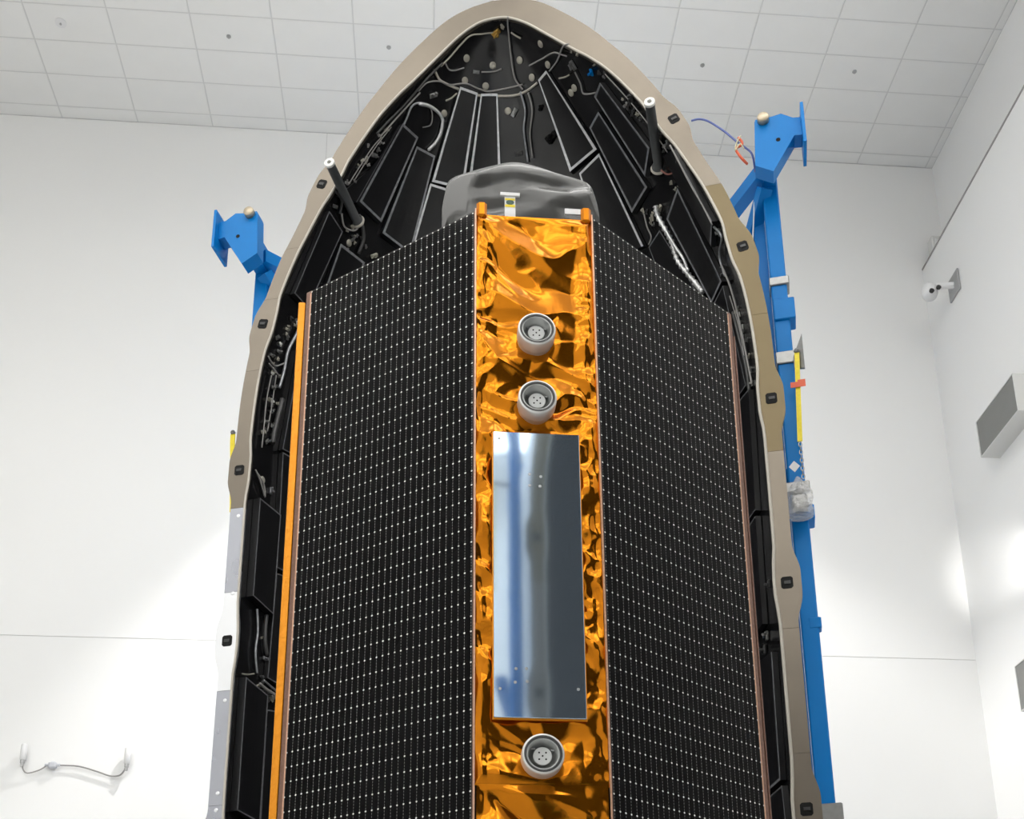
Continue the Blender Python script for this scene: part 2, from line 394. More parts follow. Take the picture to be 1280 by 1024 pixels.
# ---- acoustic tiles on the inner surface. corners as seen: TL, TR, BR, BL ; taped sides ; brightness
HITS = {}
def tilemesh(C, off0, off1, nu, nv, s0=0., s1=1., t0=0., t1=1.):
    def at(s, t, off):
        px = (C[0][0]*(1-s)+C[1][0]*s)*(1-t)+(C[3][0]*(1-s)+C[2][0]*s)*t
        py = (C[0][1]*(1-s)+C[1][1]*s)*(1-t)+(C[3][1]*(1-s)+C[2][1]*s)*t
        key = (round(px, 3), round(py, 3))
        if key not in HITS: HITS[key] = hit(px, py)
        th, z = HITS[key]
        return surf(th, z, off)
    v = []; f = []
    for off in (off1, off0):
        for j in range(nv+1):
            for i in range(nu+1): v.append(at(s0+(s1-s0)*i/nu, t0+(t1-t0)*j/nv, off))
    n = (nu+1)*(nv+1); I = lambda i, j, l=0: l*n+j*(nu+1)+i
    for j in range(nv):
        for i in range(nu): f.append((I(i, j), I(i, j+1), I(i+1, j+1), I(i+1, j)))
    for i in range(nu): f.append((I(i, 0), I(i+1, 0), I(i+1, 0, 1), I(i, 0, 1))); f.append((I(i, nv), I(i, nv, 1), I(i+1, nv, 1), I(i+1, nv)))
    for j in range(nv): f.append((I(0, j), I(0, j, 1), I(0, j+1, 1), I(0, j+1))); f.append((I(nu, j), I(nu, j+1), I(nu, j+1, 1), I(nu, j, 1)))
    return v, f
def dist(C, a, b):
    p = np.array(surf(*hit(*C[a]))); q = np.array(surf(*hit(*C[b]))); return float(np.linalg.norm(p-q))+1e-6
def tile(corners, tape='LTRB', m=None, thick=.05, tw=.024, base=0.):
    C = corners
    v, f = tilemesh(C, base, base+thick, 6, 8)
    o = obj('acoustic_tile', v, f, m_tile, fair)
    m = m or m_tape
    if m is m_tapeD: tw = .012
    wl = (dist(C, 0, 1)+dist(C, 3, 2))/2; hl = (dist(C, 0, 3)+dist(C, 1, 2))/2
    a, b = min(.3, tw/wl), min(.3, tw/hl); e = base+thick
    for side in tape:
        lim = {'L': (0, a, 0, 1), 'R': (1-a, 1, 0, 1), 'T': (a, 1-a, 0, b), 'B': (a, 1-a, 1-b, 1)}[side]
        nu, nv = (1, 8) if side in 'LR' else (6, 1)
        v, f = tilemesh(C, e, e+.003, nu, nv, *lim)
        obj('edge_tape', v, f, m, o)
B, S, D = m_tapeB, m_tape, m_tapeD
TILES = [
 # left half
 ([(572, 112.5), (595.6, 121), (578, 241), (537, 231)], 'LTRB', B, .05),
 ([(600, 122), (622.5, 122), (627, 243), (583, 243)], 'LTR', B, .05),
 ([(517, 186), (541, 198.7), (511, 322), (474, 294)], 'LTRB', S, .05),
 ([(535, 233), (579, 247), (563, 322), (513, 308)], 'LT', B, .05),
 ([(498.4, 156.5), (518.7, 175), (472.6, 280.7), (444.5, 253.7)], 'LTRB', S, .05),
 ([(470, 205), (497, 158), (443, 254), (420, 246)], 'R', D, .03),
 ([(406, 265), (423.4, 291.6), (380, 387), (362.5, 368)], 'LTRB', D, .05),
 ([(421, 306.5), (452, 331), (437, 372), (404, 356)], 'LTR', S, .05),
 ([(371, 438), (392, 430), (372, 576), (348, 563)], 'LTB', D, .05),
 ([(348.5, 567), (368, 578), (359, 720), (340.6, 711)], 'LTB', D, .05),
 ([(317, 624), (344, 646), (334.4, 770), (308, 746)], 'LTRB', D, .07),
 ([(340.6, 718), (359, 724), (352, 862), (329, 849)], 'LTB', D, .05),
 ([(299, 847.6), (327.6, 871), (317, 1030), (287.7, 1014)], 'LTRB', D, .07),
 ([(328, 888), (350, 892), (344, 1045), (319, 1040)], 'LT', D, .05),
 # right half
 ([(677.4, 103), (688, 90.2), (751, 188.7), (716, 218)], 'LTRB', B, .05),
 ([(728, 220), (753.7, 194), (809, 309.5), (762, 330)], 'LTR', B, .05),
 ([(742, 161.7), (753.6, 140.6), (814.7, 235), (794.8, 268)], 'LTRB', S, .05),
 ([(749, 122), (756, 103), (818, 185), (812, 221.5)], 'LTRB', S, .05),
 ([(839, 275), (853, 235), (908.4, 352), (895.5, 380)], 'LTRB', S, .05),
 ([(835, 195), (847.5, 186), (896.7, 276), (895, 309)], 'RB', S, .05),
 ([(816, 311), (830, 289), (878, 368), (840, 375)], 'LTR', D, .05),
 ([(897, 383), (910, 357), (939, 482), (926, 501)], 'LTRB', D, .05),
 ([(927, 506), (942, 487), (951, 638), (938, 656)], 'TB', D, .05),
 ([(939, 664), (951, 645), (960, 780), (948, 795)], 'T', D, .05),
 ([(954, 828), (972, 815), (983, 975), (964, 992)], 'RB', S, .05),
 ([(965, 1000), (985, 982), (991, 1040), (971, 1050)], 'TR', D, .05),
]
for c, t, m, th in TILES: tile(c, t, m, th)

# nose cap panel and centre panel (glossy, with the seam ring between)
def spath(pts, off=.03, n=6):
    out = []
    for p in crom([(*p, 0) for p in pts], n):
        th, z = hit(p[0], p[1]); out.append(surf(th, z, off))
    return out
def cable(pts, r, m, off=.03, nm='cable', n=6): return MB().tube(spath(pts, off, n), r, 6).build(nm, m, fair, True)
cable([(541, 88), (547, 100), (556, 106), (572, 113), (596, 121), (625, 122), (645, 121), (660, 115), (673, 105)], .014, m_seal, .02, 'ring_seam')
cable([(520, 115), (530, 105), (545, 103), (560, 108), (580, 107), (598, 114), (612, 117), (640, 112), (655, 108)], .009, m_wire)
cable([(548, 84), (560, 72), (572, 58), (585, 46), (600, 45), (618, 44)], .010, m_wash)
cable([(553, 78), (558, 88), (566, 90), (578, 87)], .008, m_wire)
cable([(601, 93), (612, 93), (620, 92), (628, 89)], .009, m_wire)
cable([(638, 20), (639, 50), (641, 75), (645, 100), (655, 114)], .009, m_wire)
cable([(642, 42), (648, 46), (654, 49)], .010, m_wash)
cable([(652, 117), (658, 140), (656, 165), (659, 190), (661, 205)], .012, m_tape)
cable([(662, 118), (667, 140), (664, 170), (667, 200)], .009, m_wire)
cable([(664, 84), (680, 75), (695, 66), (705, 68), (712, 70)], .008, m_wire)
cable([(690, 90), (700, 76), (707, 58), (714, 54)], .009, m_wire)
cable([(722, 90), (729, 105), (732, 117), (740, 118), (748, 116)], .009, m_wire)
cable([(702, 99), (710, 97), (715, 94)], .009, m_wash)
cable([(468, 168), (480, 155), (500, 135), (515, 118), (530, 100), (550, 80)], .012, m_wireD)
cable([(472, 172), (486, 156), (506, 134), (522, 117)], .010, m_wire)
cable([(480, 195), (492, 178), (505, 150), (512, 134), (522, 130), (535, 134)], .012, m_tape)
# silver ring around the round opening
cable([(520, 131), (533, 134), (545, 142), (551, 152), (549, 168), (543, 180), (533, 190)], [.012]*1+[.02]*35+[.012], m_wrap, .03, 'ring_trim')
cable([(535, 134), (538, 146), (536, 158), (526, 161)], .007, m_wire)
cable([(555, 128), (562, 125), (569, 119)], .010, m_wash)
# right half cables
cable([(825, 258), (828, 272), (838, 290), (846, 306), (852, 326), (864, 342), (876, 356), (884, 366)], [.02, .035]*18+[.03]*7, m_wrap, .05, 'wrapped_cable')
cable([(840, 290), (852, 310), (862, 325), (868, 340)], .016, m_wrap, .07, 'wrapped_cable')
cable([(808, 268), (812, 285), (817, 297), (814, 307)], .008, m_wire)
cable([(830, 213), (838, 218), (845, 216)], .010, mat('reddish_cable', (.25, .10, .08), .5))
cable([(845, 180), (858, 205), (872, 232), (886, 256), (898, 280)], .009, m_wire, .06)
cable([(896, 283), (906, 296), (903, 320), (910, 345)], .012, m_tape)
cable([(905, 330), (918, 362), (930, 410), (938, 450), (944, 480)], .010, m_wire)
cable([(920, 390), (930, 430), (937, 460), (941, 490)], .018, m_wireD)
# left half cables
cable([(424, 268), (428, 285), (442, 289), (450, 275)], .010, m_wire)
cable([(416, 240), (424, 252), (422, 268)], .014, m_wireD)
cable([(446, 318), (452, 300), (450, 282), (446, 270)], .02, m_wireD)
cable([(374, 400), (366, 420), (356, 440), (351, 465), (345, 486)], .016, m_tape, .04)
cable([(352, 455), (340, 458), (332, 446)], .008, m_wire)
cable([(333, 455), (345, 470), (338, 460)], .008, m_wire)
cable([(316, 588), (322, 602), (328, 622), (326, 605), (318, 592)], .009, m_wire)
cable([(318, 762), (319, 790), (316, 815), (318, 842)], .012, m_tape, .03)
cable([(330, 770), (328, 800), (331, 820)], .022, m_wireD)
cable([(299, 843), (306, 844), (314, 843)], .008, m_wash)
cable([(318, 856), (328, 864), (338, 870), (346, 876)], .014, m_wire, .06)
cable([(322, 852), (334, 862), (342, 868)], .010, m_tape, .07)
cable([(350, 500), (340, 540), (338, 555)], .03, m_wireD)

def at_surface(x, y, off):
    th, z = hit(x, y); p = Vector(surf(th, z, off)); n = Vector((-math.cos(th), -math.sin(th), 0))
    dz = .05; sl = (rin(z+dz)-rin(z-dz))/(2*dz); n = Vector((-math.cos(th), -math.sin(th), sl)).normalized()
    return p, n
washer = MB().lathe([(.0, .014), (.022, .014), (.024, .012), (.032, .010), (.038, .004), (.038, 0)], 14)
wme = mesh('washer', washer.v, washer.f, m_wash, False)
for x, y in [(583, 73), (616, 82), (649.7, 75.5), (675.8, 55), (581, 101), (607, 108), (665, 97), (685, 81), (635, 139), (555, 142), (714, 116), (718, 110), (436, 304), (328, 600)]:
    p, n = at_surface(x, y, .002)
    o = link('washer', wme, fair, p); o.rotation_mode = 'QUATERNION'; o.rotation_quaternion = n.to_track_quat('Z', 'Y')
# small brackets, clips and connectors
def bracket(x, y, s, m, rot=0., parts=3):
    p, n = at_surface(x, y, .0); b = MB(); rr = random.Random(int(x*31+y))
    b.cbox(-s, s, -s*.5, s*.5, 0, s*.5, s*.08)
    for k in range(parts):
        a = rr.uniform(-s, s*.4); c = rr.uniform(-s*.6, s*.3); b.cbox(a, a+s*.55, c, c+s*.4, s*.4, s*rr.uniform(.8, 1.5), s*.06)
    b.lathe([(s*.22, s*.4), (s*.22, s*1.1), (s*.16, s*1.2), (0.001, s*1.2)], 8)
    o = b.build('bracket', m, fair); o.location = p; o.rotation_mode = 'QUATERNION'
    from mathutils import Quaternion
    o.rotation_quaternion = n.to_track_quat('Z', 'Y')@Quaternion((0, 0, 1), rot)
m_gl = mat('gold_connector', (.55, .36, .10), .3, metal=.8)
for x, y, s, m, r_ in [(620, 40, .07, m_gl, .4), (628, 32, .035, m_wash, 1.2), (643, 141, .065, m_steel, .8), (648, 192, .06, m_wireD, 0), (595, 90, .05, m_steel, .2), (541, 119, .065, m_steel, .9),
                       (467, 194, .06, m_steel, .5), (717, 81, .07, m_steel, .9), (740, 90, .05, m_blue, .4), (785, 132, .055, m_steel, .3), (690, 172, .09, m_pocket, .4), (676, 135, .045, m_pocket, .4),
                       (836, 180, .06, m_steel, .5), (790, 122, .06, m_wireD, .2), (816, 272, .05, m_wash, 1.), (826, 260, .05, m_wash, .3), (840, 228, .03, m_wash, .7), (845, 236, .03, m_wash, .2),
                       (418, 258, .05, m_steel, .5), (440, 300, .04, m_steel, 1.), (467, 320, .06, m_wash, .8), (430, 312, .05, m_steel, .3), (346, 422, .05, m_steel, .9), (339, 444, .04, m_steel, .2), (360, 408, .025, m_wash, .2),
                       (341, 485, .05, m_steel, .4), (335, 500, .04, m_wash, .3), (338, 515, .05, m_steel, .7), (332, 528, .045, m_steel, .1), (328, 540, .05, m_wash, .7), (340, 545, .04, m_steel, .2), (333, 552, .05, m_steel, .9), (346, 505, .03, m_wash, .1), (343, 530, .035, m_wash, .5),
                       (338, 614, .05, m_tapeD, 1.5), (345, 664, .05, m_pocket, 1.5), (331, 824, .05, m_tapeD, 0), (329, 908, .05, m_pocket, 1.5), (332, 866, .07, m_wireD, .3), (342, 872, .06, m_wire, .4), (322, 858, .05, m_wash, .6),
                       (937, 445, .035, m_wash, .3), (940, 462, .03, m_steel, .3), (935, 425, .03, m_steel, .4), (960, 795, .06, m_steel, 1.4), (957, 812, .06, m_wireD, 1.4), (962, 730, .05, m_wireD, 1.4), (900, 290, .05, m_steel, .4), (850, 200, .05, m_steel, .2), (905, 345, .05, m_wireD, .2)]:
    bracket(x, y, s*.72, m, r_)

# many small fittings and wire ends along the rim of the shell
_rr = random.Random(19)
def along(pts, n, spread):
    P = crom([(*p, 0) for p in pts], 20)
    for _ in range(n):
        p = P[_rr.randrange(len(P))]; yield p[0]+_rr.uniform(0, spread), p[1]+_rr.uniform(-4, 4)
for x, y in along([(478, 158), (455, 190), (436, 222), (428, 240)], 22, 16): bracket(x, y, _rr.uniform(.014, .03), _rr.choice([m_steel, m_wash, m_wireD, m_wire]), _rr.uniform(0, 3), 2)
for x, y in along([(362, 400), (345, 440), (334, 490), (328, 545)], 26, 12): bracket(x, y, _rr.uniform(.014, .03), _rr.choice([m_steel, m_wash, m_wireD, m_pincap]), _rr.uniform(0, 3), 2)
for x, y in along([(318, 780), (320, 830), (326, 866), (340, 872)], 12, 10): bracket(x, y, _rr.uniform(.014, .026), _rr.choice([m_steel, m_wash, m_wireD]), _rr.uniform(0, 3), 2)
for x, y in along([(720, 62), (760, 95), (800, 140), (832, 180), (848, 206)], 26, -10): bracket(x, y, _rr.uniform(.014, .028), _rr.choice([m_steel, m_wash, m_wireD, m_wireD]), _rr.uniform(0, 3), 2)
for x, y in along([(905, 330), (925, 390), (936, 440), (942, 480)], 18, -5): bracket(x, y, _rr.uniform(.012, .024), _rr.choice([m_steel, m_wash, m_pincap]), _rr.uniform(0, 3), 2)
for x, y in along([(800, 262), (812, 275), (822, 292)], 9, 10): bracket(x, y, _rr.uniform(.014, .028), _rr.choice([m_steel, m_wash, m_wireD]), _rr.uniform(0, 3), 2)
for x, y in along([(424, 280), (440, 300), (452, 318)], 9, 12): bracket(x, y, _rr.uniform(.014, .028), _rr.choice([m_steel, m_wash, m_wireD]), _rr.uniform(0, 3), 2)
for pts in ([(432, 232), (446, 210), (462, 186), (474, 172)], [(440, 226), (455, 202), (470, 180), (486, 160)], [(336, 470), (330, 500), (327, 530), (324, 560)], [(342, 470), (337, 505), (331, 540)], [(760, 92), (790, 125), (818, 160), (838, 190)], [(916, 370), (928, 410), (935, 450)]): cable(pts, .006, m_wire, .03)
# guide pins standing out of the shell towards the other half
for sg in (-1, 1):
    u, v, z = sg*1.64, .54, 9.725+CAMZ
    L = .86; r = .048
    prof = [(.06, 0), (.07, .02), (.07, .05), (r, .06), (r, L-.03)]
    T = lambda p, u=u, v=v, z=z: (u+p[0], v-p[2], z+p[1])
    gp = MB().lathe(prof, 20, T=T).build('guide_pin', m_pin, fair, True)
    MB().lathe([(r, L-.03), (r+.006, L-.025), (r+.006, L), (r-.004, L+.004), (.022, L+.004), (.020, L-.03), (.001, L-.03)], 20, T=T).build('pin_end', m_pincap, gp)
    MB().lathe([(.02, L-.028), (.001, L-.026)], 12, T=T).build('bore', m_pocket, gp)
    MB().lathe([(.075, .0), (.085, .02), (.075, .035), (.05, .04)], 20, T=T).build('base_collar', m_seal, gp)

# ------------------------------------------------------------------ blue handling frame behind the fairing
hf = thing('handling_frame', 'tall blue painted steel handling frame with head brackets behind the fairing', 'steel frame', (AX, AY, 0), -PS)
def onv(x, y, v):
    o = F2W(0, v, 0); n_ = np.array([_s, _c, 0]); d = ray(x, y); t = n_.dot(o)/n_.dot(d); P = d*t+np.array([0, 0, CAMZ]); return W2F(P)
v = []; f = []; n = 36
for r, z in ((2.35, 0), (2.75, 0), (2.75, .39), (2.35, .39)):
    for i in range(n+1): a = PI*i/n; v.append((r*math.cos(a), r*math.sin(a), z))
for k in range(4):
    for i in range(n): f.append((k*(n+1)+i, k*(n+1)+i+1, ((k+1) % 4)*(n+1)+i+1, ((k+1) % 4)*(n+1)+i))
ring_me = mesh('ring_beam', v, f, m_blue); link('ring_beam', ring_me, hf)
CV = .60
headpx = [(943, 153.5), (944, 150), (961, 147), (976, 142), (991, 147), (1004, 146), (1004, 168), (993, 169), (967, 214), (944, 207)]
head = [tuple(onv(x, y, .12)[[0, 2]]) for x, y in headpx]
for sg in (-1, 1):
    T = lambda p, sg=sg: (sg*p[0], p[1], p[2])
    MB().cbox(sg*2.73-.075, sg*2.73+.075, CV-.075, CV+.075, .0, 9.50+CAMZ, .012).build('column', m_blue, hf)
    MB().cbox(sg*2.60-.055, sg*2.60+.055, CV+.10, CV+.22, 2.0, 9.1+CAMZ, .01).build('inner_post', m_blue, hf)
    hb = MB().prism(head, .12, .28, T); hb.box(2.67, 2.79, .28, .66, 9.25+CAMZ, 9.55+CAMZ, T)
    h_ = hb.build('head_bracket', m_blue, hf)
    MB().box(3.06, 3.09, .04, .36, 9.27+CAMZ, 9.75+CAMZ, T).build('bearing_plate', m_blue, h_)
    MB().lathe([(.001, .02), (.050, .02), (.056, .03), (.056, .08), (.001, .08)], 18, 'y', T=lambda p, sg=sg: (sg*2.705+p[0], .10+p[1]-.06, 9.685+CAMZ+p[2])).build('pin', m_brassy, h_, True)
    MB().lathe([(.0, -.002), (.022, -.002), (.022, .01)], 12, 'y', T=lambda p, sg=sg: (sg*2.83+p[0], .119+p[1], 9.42+CAMZ+p[2])).build('bolt_hole', m_pocket, h_)
    MB().bar((sg*2.68, .42, 9.36+CAMZ), (sg*2.1, 1.35, 9.45+CAMZ), .13, .15).build('brace', m_blue, hf)
    MB().bar((sg*2.68, .5, 9.22+CAMZ), (sg*2.2, 1.45, 8.35+CAMZ), .12, .14).build('brace', m_blue, hf)
    MB().bar((sg*2.70, .62, 6.0+CAMZ), (sg*1.6, 2.75, 6.0+CAMZ), .12, .14).build('brace', m_blue, hf)
    MB().bar((sg*2.70, .62, 2.2+CAMZ), (sg*1.6, 2.75, 2.2+CAMZ), .12, .14).build('brace', m_blue, hf)
    MB().cbox(sg*1.6-.08, sg*1.6+.08, 2.70, 2.86, 0, 9.3+CAMZ, .012).build('rear_column', m_blue, hf)
    MB().bar((sg*2.1, 1.35, 9.45+CAMZ), (sg*1.6, 2.75, 9.15+CAMZ), .12, .14).build('brace', m_blue, hf)
    MB().bar((sg*2.2, 1.45, 8.35+CAMZ), (sg*1.6, 2.75, 8.3+CAMZ), .12, .14).build('brace', m_blue, hf)
for z in (1.0, 5.0, 9.0): MB().bar((-1.6, 2.78, z+CAMZ), (1.6, 2.78, z+CAMZ), .12, .16).build('cross_beam', m_blue, hf)
# sleeves, tabs and clamps on the right column
def colbox(px, py0, py1, u0, u1, v0, v1, nm, m):
    z1 = onv(px, py0, CV)[2]; z0 = onv(px, py1, CV)[2]
    return MB().cbox(u0, u1, v0, v1, z0, z1, .008).build(nm, m, hf)
colbox(977, 381, 407, 2.66, 2.86, CV-.10, CV+.10, 'sleeve', m_blue)
colbox(1002, 638, 656, 2.66, 2.86, CV-.10, CV+.10, 'sleeve', m_blue)
colbox(1016, 776, 790, 2.72, 2.83, CV-.08, CV+.04, 'tab', m_blue)
colbox(970, 354, 364, 2.64, 2.83, CV-.095, CV+.09, 'clamp', m_steel)
colbox(982, 446, 461, 2.64, 2.84, CV-.095, CV+.09, 'clamp', m_steel)
colbox(1033, 1008, 1030, 2.64, 2.86, CV-.095, CV+.09, 'clamp', m_steel)
colbox(990, 610, 623, 2.60, 2.84, CV-.11, CV-.07, 'clamp', m_steel)
p = onv(993, 583, CV-.08)
MB().add([(p[0]-.05, CV-.077, p[2]), (p[0], CV-.077, p[2]-.06), (p[0]+.05, CV-.077, p[2]), (p[0], CV-.077, p[2]+.06)], [(0, 1, 2, 3)]).build('paper_sticker', m_white, hf)

# straps hanging along the frame
def strap(name, label, top, bot, v, wd=.045):
    a = onv(*top, v); b = onv(*bot, v)
    t = thing(name, label, 'strap', F2W(b[0], v, b[2]), -PS)
    hgt = a[2]-b[2]; du = a[0]-b[0]; pts = []
    bb = MB(); n = 10
    for i in range(n):
        z0, z1 = hgt*i/n, hgt*(i+1)/n; x0, x1 = du*i/n, du*(i+1)/n; y0, y1 = .006*math.sin(i*1.3), .006*math.sin((i+1)*1.3)
        k = len(bb.v)
        vv = []
        for x, y, z in ((x0, y0, z0), (x1, y1, z1)): vv += [(x-wd/2, y-.006, z), (x+wd/2, y-.006, z), (x+wd/2, y+.006, z), (x-wd/2, y+.006, z)]
        bb.add(vv, [(0, 1, 5, 4), (1, 2, 6, 5), (2, 3, 7, 6), (3, 0, 4, 7), (3, 2, 1, 0), (4, 5, 6, 7)])
    bb.build('webbing', m_yellow, t)
    MB().lathe([(.018, hgt), (.028, hgt+.02), (.018, hgt+.04)], 12, T=lambda p, du=du: (p[0]+du, p[1], p[2])).build('hook', m_steel, t)
    return t, hgt, du
t, hg, du = strap('yellow_strap', 'yellow webbing strap with red tag and chain on the right blue column', (996, 441), (1000, 552), CV-.16)
MB().box(-.09, -.0, -.012, -.008, hg*.60, hg*.66, lambda p: (p[0]+du*.6+p[2]*.04, p[1], p[2])).box(.0, .07, -.014, -.010, hg*.60, hg*.68, lambda p: (p[0]+du*.6, p[1], p[2])).build('red_tag', m_red, t)
for i in range(9):
    a = i % 2*PI/2; pts = []
    for k in range(13):
        q = 2*PI*k/12; pts.append((.014*math.cos(q)*math.cos(a), .014*math.cos(q)*math.sin(a), -.03-i*.042+.026*math.sin(q)))
    MB().tube(pts, .005, 5).build('chain_link', m_steel, t)
q = onv(994, 455, CV-.1)
pl = onv(995, 430, CV-.15)
MB().add([(2.80, CV-.12, q[2]-.06), (2.80, CV-.12, q[2]+.07), (pl[0]+.06, CV-.16, pl[2]+.10), (pl[0]+.06, CV-.16, q[2]-.1), (2.80, CV-.10, q[2]-.06), (2.80, CV-.10, q[2]+.07), (pl[0]+.06, CV-.14, pl[2]+.10), (pl[0]+.06, CV-.14, q[2]-.1)],
         [(3, 2, 1, 0), (4, 5, 6, 7), (0, 1, 5, 4), (1, 2, 6, 5), (2, 3, 7, 6), (3, 0, 4, 7)]).build('clamp_plate', m_steel, hf)
strap('yellow_strap', 'yellow webbing strap showing past the left edge of the fairing', (291, 543), (290, 640), .35, .05)
# chain hoist in a clear bag
q = onv(1000, 632, CV-.24)
ch = thing('chain_hoist', 'small chain hoist wrapped in clear plastic on the right blue column', 'hoist', F2W(q[0], CV-.24, q[2]-.02), -PS)
MB().cbox(-.07, .07, -.05, .05, -.04, .12, .02).lathe([(.055, .12), (.05, .16), (.02, .19), (.015, .24)], 12).build('hoist_body', m_steel, ch)
MB().lathe([(.03, .11), (.032, .13), (.03, .15)], 10, 'y', T=lambda p: (p[0], p[1]-.16, p[2])).build('hoist_hook', m_copedge, ch)
rr = random.Random(5); vv = []; ff = []; NZ, NA = 9, 14
for j in range(NZ+1):
    t_ = j/NZ; rad = (.115 if t_ < .55 else .115-.10*(t_-.55)/.45)*(1 if j else .95)
    for i in range(NA): a = 2*PI*i/NA; k = rad*(1+rr.uniform(-.14, .14)); vv.append((k*math.cos(a)*1.0, k*math.sin(a)*.8, -.09+t_*.40))
for j in range(NZ):
    for i in range(NA): ff.append((j*NA+i, j*NA+(i+1) % NA, j*NA+NA+(i+1) % NA, j*NA+NA+i))
ff.append(tuple(range(NA-1, -1, -1)))
obj('plastic_bag', vv, ff, m_plast, ch)

# blue air line with tie from the fairing edge to the right head bracket
def fp(x, y, v): return tuple(onv(x, y, v))
ln = thing('signal_cable', 'thin blue cable arching from fairing edge to the right blue head bracket', 'cable', (AX, AY, 0), -PS)
MB().tube(crom([fp(864, 151, .08), fp(874, 149, .08), (*fp(886, 152, .10),), fp(905, 164, .12), fp(922, 178, .14), fp(936, 188, .16), fp(941, 196, .18), fp(944, 215, .3)], 6), .010, 6).build('line', mat('blue_cable', (.12, .16, .42), .5), ln, True)
MB().tube(crom([fp(923, 172, .13), fp(928, 180, .13), fp(920, 186, .13), fp(924, 194, .14), fp(930, 201, .16), fp(934, 205, .2)], 5), .013, 6).build('orange_tie', m_red, ln, True)
MB().tube(crom([fp(926, 170, .12), fp(921, 178, .12), fp(919, 188, .12), fp(925, 180, .12), fp(930, 186, .13)], 5), .007, 5).build('clear_tie', mat('straw_tie', (.6, .55, .35), .5), ln, True)
MB().tube(crom([fp(943, 250, CV), fp(942, 275, CV), fp(941, 300, CV)], 4), .008, 5).build('hanging_line', m_white, ln, True)

# ------------------------------------------------------------------ the satellite
SX, SY, SA = .5035, 5.278, math.radians(.9)
ST = 4.92+CAMZ; SB = ST-5.12
sat = thing('satellite', 'gold and black satellite with two dotted solar panels standing before the fairing', 'satellite', (SX, SY, 0), SA)
def satpt(x, y, yl_):
    n_ = np.array([-math.sin(SA), math.cos(SA), 0]); o = np.array([SX, SY, 0])+n_*yl_; d = ray(x, y); P = d*(n_.dot(o)/n_.dot(d)); q = P-np.array([SX, SY, 0])
    return q[0]*math.cos(SA)+q[1]*math.sin(SA), P[2]+CAMZ
RH = .318; OH = 1.286; DP = .728
AL = math.atan2(DP, OH-RH); PW = math.hypot(DP, OH-RH)
# core body
body = [(-RH+.02, .05), (RH-.02, .05), (OH-.05, DP+.03), (OH-.05, 1.5), (-OH+.05, 1.5), (-OH+.05, DP+.03)]
n = len(body); v = [(x, y, SB+.001) for x, y in body]+[(x, y, ST-.06) for x, y in body]
obj('body', v, [tuple(range(n-1, -1, -1)), tuple(range(n, 2*n))]+[(i, (i+1) % n, (i+1) % n+n, i+n) for i in range(n)], m_body, sat)

# --- gold foil between the panels: crumpled sheet
def cones(X, Z, n, l1, l2, seed, ang=None, spread=PI):
    r = np.random.default_rng(seed); h = np.full(X.shape, 1e9)
    for i in range(n):
        px, pz = r.uniform(X.min()-.1, X.max()+.1), r.uniform(Z.min()-.1, Z.max()+.1)
        a = (ang if ang is not None else 0)+r.uniform(-spread, spread); k1, k2 = l1*r.uniform(.6, 1.6), l2*r.uniform(.6, 1.6)
        dx, dz = X-px, Z-pz
        d = np.sqrt(((dx*math.cos(a)+dz*math.sin(a))/k1)**2+((-dx*math.sin(a)+dz*math.cos(a))/k2)**2)+r.uniform(0, .35)
        h = np.minimum(h, d)
    return h
ANT = [satpt(671, 412, -.085), satpt(672, 497, -.085), satpt(679, 943, -.085)]
r0 = satpt(616, 542, -.02); r1 = satpt(732, 900, -.02)
RX0, RX1, RZ1, RZ0 = -.227, .209, satpt(670, 543.5, -.02)[1], satpt(675, 899, -.02)[1]
def foil(name, x0, x1, z0, z1, y, seed, parent, dx=.006, edge=True):
    nx, nz = int((x1-x0)/dx), int((z1-z0)/dx)
    X, Z = np.meshgrid(np.linspace(x0, x1, nx+1), np.linspace(z0, z1, nz+1))
    wx = .03*np.sin(Z*7+1)+.02*np.sin(Z*17+X*9); Xw = X+wx; Zw = Z+.03*np.sin(X*11+2)+.015*np.sin(X*23+Z*13)
    big = cones(Xw, Zw, max(6, int(14*(z1-z0))), .36, .11, seed, -.35, .45)       # long sweeping folds
    mid = cones(Xw, Zw, max(8, int(34*(z1-z0))), .15, .09, seed+1)
    fine = cones(X, Z, max(12, int(120*(z1-z0))), .07, .05, seed+2)
    side = np.clip((np.abs(X)-.20)/.06, 0, 1)
    h = .034*big*(1-.55*side)+.024*mid*(.20+.75*side)+.008*fine*(.05+.6*side)
    for ax_, az_ in ANT:
        d = np.hypot(X-ax_, Z-az_); ph = np.arctan2(Z-az_, X-ax_)
        h += .010*np.exp(-(d/.17)**2)*np.abs(np.sin(3.5*ph+seed))*np.clip((d-.09)/.05, 0, 1)
    h -= h.mean(); h = np.clip(h, -.03, .05)
    ed = np.minimum.reduce([(X-x0)/.03, (x1-X)/.03, (Z-z0)/.05, (z1-Z)/.05]); h = h*np.clip(ed, .12, 1)
    Y = y-.012-h
    # keep the sheet behind the radiator
    msk = (X > RX0-.01) & (X < RX1+.01) & (Z > RZ0-.01) & (Z < RZ1+.01); Y = np.where(msk, np.maximum(Y, -.012), Y)
    V = np.stack([X, Y, Z], -1).reshape(-1, 3)
    idx = np.arange((nx+1)*(nz+1)).reshape(nz+1, nx+1)
    Fq = np.stack([idx[:-1, :-1], idx[:-1, 1:], idx[1:, 1:], idx[1:, :-1]], -1).reshape(-1, 4)
    me = bpy.data.meshes.new(name); me.from_pydata(V.tolist(), [], Fq.tolist()); me.materials.append(m_gold)
    me.polygons.foreach_set('use_smooth', [True]*len(me.polygons)); me.update()
    return link(name, me, parent)
zsplit = satpt(675, 983, 0)[1]
foil('gold_foil', -RH+.004, RH-.004, zsplit, ST-.02, .018, 3, sat)
